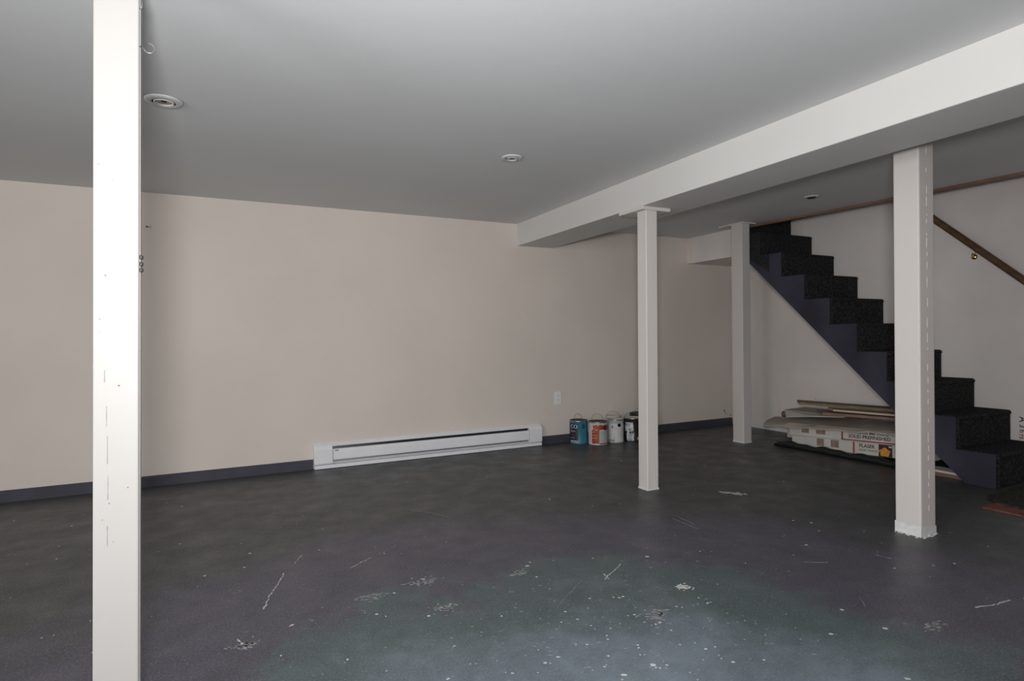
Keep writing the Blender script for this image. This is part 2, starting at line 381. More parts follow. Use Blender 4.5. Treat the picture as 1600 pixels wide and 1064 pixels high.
# handrail on the right wall
RX = 4.958
hr = thing('handrail', (XR, 2.285, 1.553), 'dark brown wooden handrail on the right wall above the stairs', 'handrail')
d = Vector((0, 2.540 - 1.995, 1.847 - 1.335)).normalized()
c0 = Vector((RX, 2.26, 1.5838)); 
bm = bmesh.new(); n = Vector((0, -d.z, d.y)); prof = []
for i in range(16):
    an = 2 * PI * i / 16; prof.append(Vector((0.021 * math.cos(an), 0, 0)) + n * (0.025 * math.sin(an)))
a = c0 - d * 1.15 - hr.location; 
prism(bm, [a + p for p in prof], d * 1.95, 0)
obj('rail', bm, WOOD, hr, False)
for s in (0.012, -0.85):
    p = c0 + d * s - n * 0.02 - hr.location
    bk = bmesh.new()
    tube(bk, [p + Vector((0, 0, -0.004)), p - n * 0.028 + Vector((0.005, 0, 0)), p - n * 0.045 + Vector((0.025, 0, 0)), p - n * 0.05 + Vector((0.055, 0, 0))], [0.006, 0.007, 0.008, 0.010], 10)
    b_ = obj('bracket', bk, BRASS, hr, True)
    ro = bmesh.new(); q = p - n * 0.05
    lathe(ro, [(0.0, -0.012), (0.012, -0.011), (0.02, -0.004), (0.022, 0.0)], 20)
    bmesh.ops.rotate(ro, verts=ro.verts, matrix=Matrix.Rotation(PI / 2, 3, 'Y')); bmesh.ops.translate(ro, verts=ro.verts, vec=(-0.0005, q.y, q.z))
    obj('rosette', ro, BRASS, b_, True)

# ------------------------------------------------------------------ electric baseboard heater
H0, H1, HY = 0.605, 2.578, YW
ht = thing('baseboard_heater', ((H0 + H1) / 2, HY, 0), 'long white electric baseboard heater on the back wall', 'heater')
def HX(x): return x - (H0 + H1) / 2
bm = bxo(HX(H0), HX(H1), -0.012, -0.001, 0.008, 0.192); obj('back_panel', bm, HEAT, ht)
def hprof(x0, x1, prof): 
    bm = bmesh.new(); prism(bm, [(HX(x0), y, z) for y, z in prof], (x1 - x0, 0, 0), 0); return bm
obj('top_cover', hprof(H0 + 0.006, H1 - 0.006, [(-0.012, 0.194), (-0.012, 0.178), (-0.030, 0.172), (-0.044, 0.168), (-0.045, 0.173), (-0.03, 0.184)]), HEAT, ht)
EW = 0.135
for x0, x1 in ((H0, H0 + EW), (H1 - EW * 0.95, H1)):
    obj('end_cap', hprof(x0, x1, [(-0.012, 0.193), (-0.032, 0.183), (-0.050, 0.165), (-0.055, 0.15), (-0.055, 0.045), (-0.048, 0.034), (-0.012, 0.034)]), HEAT, ht)
obj('front_panel', hprof(H0 + EW + 0.004, H1 - EW * 0.95 - 0.004, [(-0.040, 0.147), (-0.046, 0.146), (-0.053, 0.137), (-0.055, 0.122), (-0.055, 0.070), (-0.050, 0.061), (-0.044, 0.063), (-0.05, 0.072), (-0.05, 0.121), (-0.047, 0.135)]), HEAT, ht)
obj('lower_lip', hprof(H0 + 0.002, H1 - 0.004, [(-0.012, 0.028), (-0.052, 0.030), (-0.056, 0.026), (-0.056, 0.004), (-0.012, 0.004)]), HEAT, ht)
obj('lower_rail', hprof(H0 + EW, H1 - EW, [(-0.030, 0.036), (-0.047, 0.040), (-0.047, 0.044), (-0.03, 0.044)]), HEAT, ht)
bm = bmesh.new(); x = H0 + EW + 0.006
while x < H1 - EW - 0.004:
    box(bm, HX(x), HX(x) + 0.0015, -0.038, -0.014, 0.05, 0.165); x += 0.0085
o = obj('heating_fin', bm, HEATD, ht); o['kind'] = 'stuff'
bm = bmesh.new()
obj('heating_tube', hprof(H0 + EW, H1 - EW, [(-0.03, 0.09), (-0.02, 0.09), (-0.02, 0.1), (-0.03, 0.1)]), HEATD, ht)
obj('nameplate', bxo(HX(H0 + EW + 0.018), HX(H0 + EW + 0.045), -0.0553, -0.053, 0.131, 0.139), SCUFF, ht)

# ------------------------------------------------------------------ outlet
ot = thing('wall_outlet', (2.780, YW, 0.416), 'white duplex power outlet on the back wall above the paint cans', 'outlet')
obj('cover_plate', bxo(-0.036, 0.036, -0.006, -0.0005, -0.06, 0.06, 0.002), PLAST, ot)
for s in (-1, 1):
    r = obj('receptacle', bxo(-0.017, 0.017, -0.0085, -0.005, s * 0.021 - 0.014, s * 0.021 + 0.014, 0.003), PLAST, ot)
    for sx in (-0.006, 0.006): obj('slot', bxo(sx - 0.0014, sx + 0.0014, -0.0088, -0.0080, s * 0.021 - 0.003, s * 0.021 + 0.007), GAP, r)
bm = bmesh.new(); lathe(bm, [(0, -0.001), (0.003, -0.001), (0.003, 0.001)], 10); bmesh.ops.rotate(bm, verts=bm.verts, matrix=Matrix.Rotation(PI / 2, 3, 'X')); bmesh.ops.translate(bm, verts=bm.verts, vec=(0, -0.0065, 0)); obj('screw', bm, STEEL, ot)

# nail left in the back wall beside the near post
nl = obj('nail', bmesh.new(), STEEL)
bm = bmesh.new(); tube(bm, [(0, 0, 0), (0, -0.025, 0.002)], 0.0028, 8); lathe(bm, [(0, 0), (0.006, 0), (0.006, 0.002), (0, 0.002)], 10, (0, 0, 0))
for v in bm.verts[-22:]: v.co = Vector((v.co.x, -0.024 - v.co.z, v.co.y))
bm.to_mesh(nl.data); bm.free(); nl.location = (-0.448, YW, 1.764)
nl.data.materials.clear(); nl.data.materials.append(BROWND)
tag(nl, 'small dark nail in the back wall just right of the nearest post', 'nail')

# ------------------------------------------------------------------ recessed ceiling lamps
def lamp(x, y, label, r=0.068, bulb=AMBER):
    t = thing('recessed_light', (x, y, ZC), label, 'ceiling light', 'recessed lights in the ceiling')
    bm = bmesh.new(); lathe(bm, [(r, -0.0005), (r, -0.004), (r * 0.9, -0.009), (r * 0.66, -0.011), (r * 0.60, -0.009), (r * 0.58, -0.0015)], 40); obj('trim_ring', bm, LAMP, t, True)
    bm = bmesh.new(); lathe(bm, [(r * 0.55, -0.0015), (r * 0.53, -0.012), (r * 0.49, -0.013), (r * 0.44, -0.008), (r * 0.42, -0.002)], 32); obj('inner_ring', bm, LAMP if bulb is AMBER else BROWND, t, True)
    bm = bmesh.new(); lathe(bm, [(r * 0.42, -0.001), (r * 0.40, -0.006), (r * 0.25, -0.003), (r * 0.18, -0.0015), (0, -0.0015)], 28); obj('reflector', bm, bulb, t, True)
    bm = bmesh.new(); lathe(bm, [(r * 0.16, -0.001), (r * 0.14, -0.007), (0, -0.008)], 20); obj('socket', bm, BROWND, t, True)
    bm = bmesh.new(); lathe(bm, [(r * 1.0, -0.0004), (r * 1.03, -0.0004), (r * 1.03, -0.0012), (r, -0.0012)], 40); obj('cutout_gap', bm, SCUFF, t)
    for s in (-1, 1):
        bm = bmesh.new(); box(bm, s * r * 0.565 - 0.002, s * r * 0.565 + 0.002, -0.004, 0.004, -0.0125, -0.002); obj('pivot', bm, GAP, t)
lamp(-0.208, 2.834, 'round recessed ceiling light right beside the nearest post', 0.072)
lamp(1.474, 2.921, 'round recessed ceiling light in the middle of the ceiling, left of the beam', 0.062)
lamp(3.914, 2.841, 'dim recessed ceiling light behind the beam near the stairs', 0.056, BROWND)

# ------------------------------------------------------------------ paint cans
def cmat(n, col, rough=0.4, **k): return mat(n, col, rough, 0.4, **k)
NAVY = cmat('label_navy', (0.012, 0.016, 0.035)); CYAN = cmat('can_blue', (0.035, 0.165, 0.24), var=0.12, vscale=9); BLUE = cmat('ear_blue', (0.015, 0.05, 0.16))
LWHT = cmat('label_white', (0.62, 0.61, 0.59), var=0.08, vscale=20); RED = cmat('label_red', (0.36, 0.062, 0.03), var=0.15, vscale=12); DRED = cmat('label_dark_red', (0.20, 0.03, 0.02))
LGRY = cmat('label_pale_grey', (0.44, 0.46, 0.46), var=0.06, vscale=15); INK = cmat('ink_blue', (0.05, 0.05, 0.17)); GRNK = cmat('ink_grey', (0.30, 0.33, 0.36)); PURP = cmat('label_plum', (0.12, 0.025, 0.05))
DGRN = cmat('label_dark_green', (0.01, 0.05, 0.05)); CANM = cmat('tin_metal', (0.36, 0.35, 0.34), 0.35, metal=0.9, var=0.25, vscale=14)
LIDD = cmat('lid_dark', (0.07, 0.065, 0.06), 0.45, metal=0.5, var=0.5, vscale=18); LIDP = cmat('lid_painted', (0.55, 0.52, 0.49), 0.5, var=0.1, vscale=14)
SMEAR = cmat('dried_grey_paint', (0.50, 0.51, 0.53), 0.6, var=0.5, vscale=28); BLKC = cmat('can_black', (0.022, 0.022, 0.024), 0.4, var=0.3, vscale=14)
PAILW = cmat('can_cream', (0.58, 0.55, 0.52), 0.4, var=0.05)
def patch(r, a0, a1, z0, z1, n=14, nz=1, rag=0.0):
    """piece of a label wrapped round a can; angle 0 faces the camera, positive to the right"""
    bm = bmesh.new(); rows = []
    for j in range(nz + 1):
        row = []
        for i in range(n + 1):
            a = math.radians(a0 + (a1 - a0) * i / n); z = z0 + (z1 - z0) * j / nz
            if rag and j in (0, nz): z += random.uniform(-rag, rag)
            if rag and i in (0, n): a += random.uniform(-rag, rag) * 6
            row.append(bm.verts.new((r * math.sin(a), -r * math.cos(a), z)))
        rows.append(row)
    for j in range(nz):
        for i in range(n): bm.faces.new((rows[j][i], rows[j][i + 1], rows[j + 1][i + 1], rows[j + 1][i]))
    return bm
def wrap(bm, r, a0, z):
    for v in bm.verts:
        a = math.radians(a0) + v.co.x / r; v.co = Vector((r * math.sin(a), -r * math.cos(a), z + v.co.y))
    return bm
def can(x, y, r, h, label, body, lid, bail=None, ears=BLUE, aim=None, lidz=0.0, rim=CANM):
    """bail = (angle of one ear, height of the wire above the ear) or None"""
    rz = -math.atan2(x, y)
    t = thing('paint_can', (x, y, 0), label, 'paint can', 'paint cans along the back wall', rz)
    bm = bmesh.new()
    lathe(bm, [(0, 0.003), (r * 0.95, 0.003), (r * 0.97, 0.0), (r * 1.012, 0.0), (r * 1.012, 0.005), (r, 0.007), (r, h - 0.012), (r * 1.012, h - 0.010), (r * 1.015, h - 0.004), (r * 1.0, h), (r * 0.97, h), (r * 0.955, h - 0.007), (r * 0.90, h - 0.008)], 48); obj('body', bm, body, t, True)
    bm = bmesh.new()
    lathe(bm, [(r * 1.0, h - 0.009 + 0.0), (r * 1.022, h - 0.006), (r * 1.022, h - 0.001), (r * 1.0, h + 0.002), (r * 0.965, h + 0.0005), (r * 0.95, h - 0.004)], 48); obj('rim', bm, rim, t, True)
    bm = bmesh.new()
    zz = h + lidz
    lathe(bm, [(r * 0.94, zz - 0.008), (r * 0.95, zz + 0.001), (r * 0.91, zz + 0.002), (r * 0.88, zz - 0.005), (0, zz - 0.005)], 48); obj('lid', bm, lid, t, True)
    if bail:
        a = math.radians(bail[0]); hz = h * 0.77
        ax = Vector((math.sin(a), -math.cos(a), 0)); bm = bmesh.new(); P = []
        for k in range(25):
            an = PI * k / 24; s = math.cos(an)
            P.append(ax * ((r + 0.006) * (abs(s) ** 0.75) * (1 if s >= 0 else -1)) + Vector((0, 0, hz + bail[1] * math.sin(an) ** 0.8)))
        if bail[1]: tube(bm, P, 0.0013, 6); obj('bail_wire', bm, WIRE, t, True)
        else: bm.free()
        for s in (1, -1):
            bm = bmesh.new(); lathe(bm, [(0, 0.0065), (0.005, 0.006), (0.007, 0.003), (0.016, 0.002), (0.017, -0.004)], 18)
            bmesh.ops.rotate(bm, verts=bm.verts, matrix=Matrix.Rotation(PI / 2, 3, 'Y'))
            bmesh.ops.rotate(bm, verts=bm.verts, matrix=Matrix.Rotation(math.atan2(ax.y * s, ax.x * s), 3, 'Z'))
            bmesh.ops.translate(bm, verts=bm.verts, vec=ax * s * r + Vector((0, 0, hz))); obj('ear', bm, ears, t, True)
    return t
def put(t, name, bm, m): return obj(name, bm, m, t)
# blue can
r = 0.083
t = can(2.945, 4.530, r, 0.210, 'blue paint can with a navy label, leftmost of the cans by the wall', CYAN, LIDD, (28, 0.105), BLUE)
put(t, 'label', patch(r + 0.0006, -100, -2, 0.012, 0.187), NAVY)
put(t, 'label_stripe', patch(r + 0.0009, -16, -2, 0.030, 0.187, 4), DGRN)
put(t, 'label_foot', patch(r + 0.0009, -64, -3, 0.012, 0.034), GRNK)
put(t, 'lettering', wrap(text_bm('CO', 0.050, 0.0008), r + 0.0012, -58, 0.143), LWHT)
put(t, 'lettering', wrap(text_bm('tion', 0.036, 0.0006), r + 0.0012, -60, 0.108), GRNK)
put(t, 'label_mark', patch(r + 0.0010, -50, -22, 0.068, 0.092, 6), PURP)
put(t, 'lettering', wrap(text_bm('interior', 0.020, 0.0003), r + 0.0012, -66, 0.050), GRNK)
# white can with red label
r = 0.087
t = can(3.073, 4.405, r, 0.205, 'white paint can with a torn red label, second from the left', LWHT, LIDD, (40, 0.115), BROWND)
put(t, 'label', patch(r + 0.0006, -30, 95, 0.136, 0.178, 16, 1, 0.004), RED)
put(t, 'label', patch(r + 0.0006, -38, 8, 0.012, 0.134, 10, 1, 0.003), RED)
put(t, 'label', patch(r + 0.0005, 8, 80, 0.004, 0.016, 12), DRED)
put(t, 'label_panel', patch(r + 0.0009, 8, 75, 0.018, 0.125, 12), LGRY)
put(t, 'label_dark_part', patch(r + 0.0009, 42, 88, 0.13, 0.172, 8, 1, 0.004), DRED)  # darker red-brown part of the printed label
for z in (0.115, 0.085, 0.060, 0.15): put(t, 'label_mark', patch(r + 0.0010, -36 + random.uniform(-3, 3), -12 + random.uniform(-6, 6), z, z + 0.003, 4), LWHT)
put(t, 'paint_drip', patch(r + 0.0011, -46, -43, 0.008, 0.12, 2), LWHT)
put(t, 'paint_drip', patch(r + 0.0011, -52, -50, 0.02, 0.09, 2), RED)
# slim white can
r = 0.073
t = can(3.268, 4.398, r, 0.212, 'slim off-white paint can with a round black ear, third from the left', LGRY, LIDP, (27, 0), GAP)
put(t, 'label', patch(r + 0.0006, -60, 60, 0.010, 0.176), LWHT)
put(t, 'label_seam', patch(r + 0.0009, -8, -6.5, 0.014, 0.17, 2), GRNK)
put(t, 'lettering', wrap(text_bm('EXCE', 0.024, 0.0008), r + 0.0011, -54, 0.014), INK)
put(t, 'label_mark', patch(r + 0.0010, -28, -20, 0.135, 0.158, 3), DRED)
# the can behind it
can(3.349, 4.543, 0.073, 0.222, 'cream paint can with a pale rim behind the slim white can', PAILW, LIDP, (60, 0.09), BROWND, rim=PAILW)
# black can smeared with grey paint
r = 0.084
t = can(3.450, 4.372, r, 0.216, 'black paint can smeared with grey paint, beside the slender post', BLKC, LIDP, (100, 0.10), GAP)
put(t, 'label', patch(r + 0.0007, -60, 2, 0.095, 0.180, 12, 5, 0.004), SMEAR)
put(t, 'paint_smear', patch(r + 0.0006, -42, 6, 0.008, 0.085, 9, 4, 0.012), SMEAR)
put(t, 'paint_smear', patch(r + 0.0008, 26, 36, 0.02, 0.045, 4, 2, 0.006), LWHT)
put(t, 'paint_smear', patch(r + 0.0008, 40, 54, 0.06, 0.082, 4, 2, 0.006), LWHT)
# the last one, behind the post
can(3.640, 4.530, 0.083, 0.226, 'dark-lidded paint can behind the slender post, at the right end', BLKC, LIDD, (-30, 0.10), GAP, lidz=0.004, rim=LIDD)

# ------------------------------------------------------------------ stored flooring under the stairs
KRAFT = mat('grey_cardboard', (0.36, 0.31, 0.27), 0.8, 0.15, var=0.08, vscale=6, bump=0.1, bscale=30)
KRAFTP = mat('pale_cardboard', (0.46, 0.42, 0.39), 0.8, 0.15, var=0.06, vscale=6)
CARTON = mat('white_carton', (0.56, 0.54, 0.50), 0.6, 0.25, var=0.06, vscale=5)
OLIVE = mat('olive_board', (0.20, 0.145, 0.085), 0.6, 0.25, var=0.2, vscale=6, stretch=(6, 0.8, 6))
PALEW = mat('pale_board', (0.56, 0.47, 0.36), 0.6, 0.25, var=0.1, vscale=6, stretch=(6, 0.8, 6))
REDW = mat('red_brown_board', (0.22, 0.13, 0.095), 0.5, 0.3, var=0.2, vscale=6, stretch=(6, 0.8, 6))
BLKP = mat('black_plastic_sheet', (0.012, 0.013, 0.014), 0.35, 0.4, bump=0.3, bscale=14)
CRED = mat('carton_red_print', (0.32, 0.07, 0.04), 0.6, 0.2); CBRN = mat('carton_brown_print', (0.27, 0.19, 0.155), 0.6, 0.2, var=0.2, vscale=40)
CINK = mat('carton_dark_print', (0.09, 0.06, 0.055), 0.6, 0.2); CORG = mat('carton_orange_print', (0.62, 0.26, 0.05), 0.6, 0.2, var=0.35, vscale=50); CDRK = mat('carton_picture_ground', (0.06, 0.03, 0.035), 0.6, 0.2)
TILT = 0.055
def tz(y): return -TILT * (y - 2.57)
def carton(x0, x1, y0, y1, z0, z1, label, m=CARTON):
    t = thing('flooring_carton', (x0, (y0 + y1) / 2, 0), label, 'carton', 'flooring cartons under the stairs')
    ym = (y0 + y1) / 2
    bm = bxo(0, x1 - x0, y0 - ym, y1 - ym, z0, z1, 0.004)
    for v in bm.verts: v.co.z += tz(v.co.y + ym)
    obj('carton_box', bm, m, t)
    def flat(name, ya, yb, za, zb, mm, off=0.0008):
        bm = bmesh.new()
        vs = [bm.verts.new((-off, y - ym, z + tz(y))) for y, z in ((ya, za), (yb, za), (yb, zb), (ya, zb))]
        bm.faces.new(vs); return obj(name, bm, mm, t)
    def words(s, ya, z, size, mm, bold=0.0, sx=1.0, off=0.0012):
        bm = text_bm(s, size, bold, sx)
        for v in bm.verts:
            y = ya - v.co.x; v.co = Vector((-off, y - ym, z + v.co.y + tz(y)))
        return obj('lettering', bm, mm, t)
    return t, flat, words
# low black plastic bundle on the floor
bm = bmesh.new(); rings = []
for i in range(29):
    y = 3.56 - i / 28 * 1.22; row = []
    x0 = 4.390; hgt = 0.050 + 0.006 * math.sin(y * 19) + 0.006 * math.sin(y * 41) - 0.01 * max(0, y - 3.2)
    e = 0.35 if i in (0, 28) else 1.0
    for k in range(13):
        a = PI * k / 12
        row.append(bm.verts.new((x0 - 0.030 * math.cos(a) * (0.6 + 0.4 * e), y, e * hgt * math.sin(a) ** 0.55 + 0.0005)))
    rings.append(row)
for a, b in zip(rings, rings[1:]):
    for k in range(12): bm.faces.new((a[k], a[k + 1], b[k + 1], b[k]))
    bm.faces.new((a[12], a[0], b[0], b[12]))
bm.faces.new(rings[0]); bm.faces.new(rings[-1])
o = obj('plastic_bundle', bm, BLKP, None, True); tag(o, 'long black plastic bundle on the floor in front of the flooring cartons', 'bundle')
# lower carton
t, flat, words = carton(4.425, 4.72, 2.33, 3.42, 0.056, 0.150, 'lower white flooring carton with an orange picture on its side')
for ya, yb in ((3.185, 3.12), (3.06, 2.99)): flat('printed_square', ya, yb, 0.085, 0.145, CBRN)
flat('printed_line', 2.875, 2.86, 0.06, 0.148, CRED)
words('PLASER', 2.825, 0.112, 0.036, CINK, 0.001, 1.05)
words('SOLID WOOD', 2.825, 0.084, 0.022, CINK, 0.0003, 1.0)
flat('picture_ground', 2.675, 2.575, 0.058, 0.148, CDRK)
bm = bmesh.new(); P = []
for k in range(20):
    a = 2 * PI * k / 20; rr = 1 + 0.14 * math.sin(5 * a)
    y = 2.63 + 0.040 * rr * math.cos(a); P.append(bm.verts.new((-0.0012, y - 2.875, 0.092 + 0.032 * rr * math.sin(a) + tz(y))))
bm.faces.new(P); obj('printed_picture', bm, CORG, t)
flat('printed_band', 2.60, 2.577, 0.128, 0.14, LWHT, 0.0014)
# upper carton
t, flat, words = carton(4.418, 4.71, 2.33, 3.44, 0.152, 0.244, 'upper white flooring carton with red-framed lettering, under the cardboard sheet')
for ya, yb in ((3.32, 3.25), (3.185, 3.10)): flat('printed_square', ya, yb, 0.182, 0.235, CBRN)
flat('printed_line', 2.965, 2.95, 0.160, 0.240, CRED); flat('printed_line', 2.965, 2.34, 0.157, 0.166, CRED)
words('SOLID PREFINISHED', 2.905, 0.180, 0.036, CINK, 0.0011, 1.02)
words('HARDER ME HOU', 2.90, 0.215, 0.032, CINK, 0.0011, 1.2)
# cartons stacked behind against the wall
carton(4.745, 4.995, 2.50, 3.72, 0.075, 0.165, 'white flooring carton against the wall, its pale end past the stack', CARTON)
carton(4.745, 4.995, 2.50, 3.66, 0.167, 0.255, 'flooring carton against the wall, under the folded pale sheet', KRAFTP)
def sheet(name, pts, th, m, label, cat, sub=True):
    bm = bmesh.new(); prism(bm, pts, (0, 0, -th), 2)
    o = obj(name, bm, m); return tag(o, label, cat)
# large crumpled cardboard sheet on the upper carton (drooping at its far end)
def S1(u, v):
    y = 3.70 - u * 1.30
    xf = 4.372 + 0.10 * max(0, 0.35 - u); xb = 4.72 - 0.22 * max(0, 0.5 - u)
    x = xf + (xb - xf) * v
    z = 0.262 + tz(y) * 1.2 - 0.02 * max(0, 0.4 - u) + 0.003 * math.sin(17 * u + 5 * v) + 0.036 * v - (0.016 + 0.005 * math.sin(31 * u)) * (1 - v) ** 6
    if u < 0.08: z -= 0.0
    return Vector((x, y + 0.05 * v * (u < 0.03), max(z, 0.260 + tz(y)) if (y < 3.47 and x > 4.405) else z))
bm = bmesh.new(); NU, NV = 40, 10
top = [[bm.verts.new(S1(i / NU, j / NV)) for j in range(NV + 1)] for i in range(NU + 1)]
bot = [[bm.verts.new(S1(i / NU, j / NV) - Vector((0, 0, 0.012 if j else 0.016))) for j in range(NV + 1)] for i in range(NU + 1)]
for i in range(NU):
    for j in range(NV):
        bm.faces.new((top[i][j], top[i + 1][j], top[i + 1][j + 1], top[i][j + 1])); bm.faces.new((bot[i][j], bot[i][j + 1], bot[i + 1][j + 1], bot[i + 1][j]))
    bm.faces.new((top[i][0], bot[i][0], bot[i + 1][0], top[i + 1][0])); bm.faces.new((top[i][NV], top[i + 1][NV], bot[i + 1][NV], bot[i][NV]))
for j in range(NV):
    bm.faces.new((top[0][j], top[0][j + 1], bot[0][j + 1], bot[0][j])); bm.faces.new((top[NU][j], bot[NU][j], bot[NU][j + 1], top[NU][j + 1]))
tag(obj('cardboard_sheet', bm, KRAFT), 'large wrinkled grey-brown cardboard sheet lying on the printed cartons', 'cardboard')
# folded pale carton sheet behind with a drooping flap
t = thing('folded_cardboard', (4.75, 3.4, 0.285), 'open pale cardboard flap folded behind the large sheet, near the wall', 'cardboard')
bm = bmesh.new(); prism(bm, [(-0.10, 0.27, 0.0), (0.22, 0.30, 0.0), (0.22, -0.45, 0.018), (-0.16, -0.35, 0.014)], (0, 0, -0.008), 2); obj('top_flap', bm, KRAFT, t)
bm = bmesh.new(); prism(bm, [(-0.10, 0.27, -0.004), (-0.16, -0.35, 0.010), (-0.27, -0.10, -0.005), (-0.22, 0.16, -0.045)], (0.003, 0, -0.008), 2); obj('front_flap', bm, CARTON, t)
# brown cardboard tube lying along the wall, its end showing
bm = bmesh.new(); pr = []
tube(bm, [(4.712, 3.735, 0.232), (4.79, 3.05, 0.262)], 0.028, 18, False); tube(bm, [(4.712, 3.735, 0.232), (4.79, 3.05, 0.262)], 0.022, 18, False)
o = obj('cardboard_tube', bm, mat('brown_tube', (0.20, 0.10, 0.075), 0.7, 0.2, var=0.1), None, True)
tag(o, 'brown cardboard tube whose end shows at the far end of the pile', 'tube')
# loose boards on top
def board(p0, p1, w, z, th, m, label, skew=0.0, tilt=0.0):
    p0 = Vector((*p0, 0)); p1 = Vector((*p1, 0)); d = (p1 - p0).normalized(); n = Vector((-d.y, d.x, 0))
    if n.x < 0: n = -n
    bm = bmesh.new(); prism(bm, [p0 + Vector((0, 0, z)), p1 + Vector((0, 0, z + tilt)), p1 + n * w + Vector((0, 0, z + tilt)), p0 + n * w - d * skew + Vector((0, 0, z))], (0, 0, -th), 2)
    o = obj('loose_board', bm, m); return tag(o, label, 'board', 'loose boards on the flooring pile')
board((4.405, 3.12), (4.64, 2.45), 0.20, 0.336, 0.022, REDW, 'red-brown board, lowest of the loose boards on the pile', 0.10)
board((4.46, 3.06), (4.61, 2.45), 0.15, 0.362, 0.014, PALEW, 'pale cream board between the olive board and the red-brown board', 0.10)
board((4.395, 3.315), (4.60, 2.45), 0.17, 0.402, 0.018, OLIVE, 'olive-brown board lying on top of the whole pile', 0.10)
for (x, y, z0, z1) in ((4.70, 2.75, 0.336, 0.348), (4.66, 2.62, 0.362, 0.384)):
    o = obj('wood_offcut', bxo(x - 0.03, x + 0.03, y - 0.05, y + 0.05, z0, z1, 0.002), OLIVE)
    tag(o, 'short wooden offcut wedged between the loose boards' + (' under the olive board' if z0 > 0.35 else ' under the pale board'), 'offcut')
# short plank near the foot of the stairs
t = thing('floor_plank', (4.40, 2.3, 0), 'brown plank with a pale top on the floor behind the thick post', 'plank')
obj('plank_board', bxo(-0.03, 0.10, -0.21, 0.02, 0.0, 0.026, 0.002), REDW, t)
obj('paper_wrap', bxo(-0.03, 0.10, -0.20, 0.02, 0.026, 0.04, 0.002), CARTON, t)

# ------------------------------------------------------------------ mats at the foot of the stairs
def matthing(name, pts, th, m, label, z0=0.0):
    bm = bmesh.new(); prism(bm, [(x, y, z0) for x, y in pts], (0, 0, th), 2)
    bmesh.ops.bevel(bm, geom=[e for e in bm.edges if e.calc_face_angle(0) > 1 and min(v.co.z for v in e.verts) > z0 + th * 0.5], offset=0.003, segments=2, affect='EDGES')
    return tag(obj(name, bm, m), label, 'mat')
REDM = mat('brick_red_mat', (0.20, 0.085, 0.065), 0.9, 0.1, var=0.25, vscale=60, bump=0.6, bscale=120)
GREYM = mat('grey_carpet_remnant', (0.045, 0.045, 0.043), 0.95, 0.05, var=0.4, vscale=50, bump=0.8, bscale=140)
matthing('door_mat', [(3.776, 1.714), (4.60, 1.745), (4.62, 0.95), (3.782, 0.95)], 0.008, REDM, 'brick-red floor mat at the foot of the stairs, partly covered')
pts = [(4.02, 1.80), (3.955, 1.74), (3.925, 1.69), (3.90, 1.63), (3.892, 1.55), (3.90, 1.2), (3.95, 1.0), (4.8, 1.0), (4.8, 1.83)]
matthing('carpet_remnant', pts, 0.010, GREYM, 'dark grey carpet remnant lying on the brick-red mat by the bottom step', 0.0082)

# handwriting scrawled on the right wall by the first step
MK = mat('marker_black', (0.03, 0.02, 0.02), 0.6, 0.2); MKR = mat('marker_red', (0.25, 0.05, 0.05), 0.6, 0.2)
t = thing('wall_writing', (XR, 2.05, 0.30), 'small vertical handwritten scrawl on the right wall above the first step', 'writing')
def scr(s, z, size, m):
    bm = text_bm(s, size, 0.0006)
    for v in bm.verts:          # turned a quarter, reading downwards
        x, y = v.co.x, v.co.y; v.co = Vector((-0.001, -y * 1.0, z - x))
    obj('lettering', bm, m, t)
scr('A', 0.083, 0.058, MK); scr('3 h', 0.027, 0.045, MK); scr('rs', -0.040, 0.045, MKR)

# ------------------------------------------------------------------ marks on the floor and walls (dried paint, scratches), thin relief
def blob(bm, x, y, a, b, rot, z=0.0, h=0.0009, n=12, rag=0.35):
    P = []
    for k in range(n):
        an = 2 * PI * k / n; q = 1 + random.uniform(-rag, rag)
        px, py = a * q * math.cos(an), b * q * math.sin(an)
        P.append((x + px * math.cos(rot) - py * math.sin(rot), y + px * math.sin(rot) + py * math.cos(rot), z))
    prism(bm, P, (0, 0, h), 2)
bm = bmesh.new(); blob(bm, 1.60, 1.727, 0.028, 0.017, -0.6, n=20, rag=0.25)
for _ in range(7): blob(bm, 1.60 + random.gauss(0, 0.035), 1.727 + random.gauss(0, 0.03), 0.004, 0.003, 0, n=7)
o = obj('paint_spot', bm, FLECK, floor)
bm = bmesh.new()
for (dx, dy, l, a) in ((0, 0, 0.05, 0.3), (0.03, -0.03, 0.05, -0.5), (-0.02, 0.03, 0.04, -0.2), (0.04, -0.05, 0.03, 0.4), (0.0, -0.035, 0.045, -0.6)):
    blob(bm, 2.82 + dx, 2.612 + dy, l, 0.007, -0.6 + a, rag=0.4)
obj('paint_spot', bm, FLECK, floor)
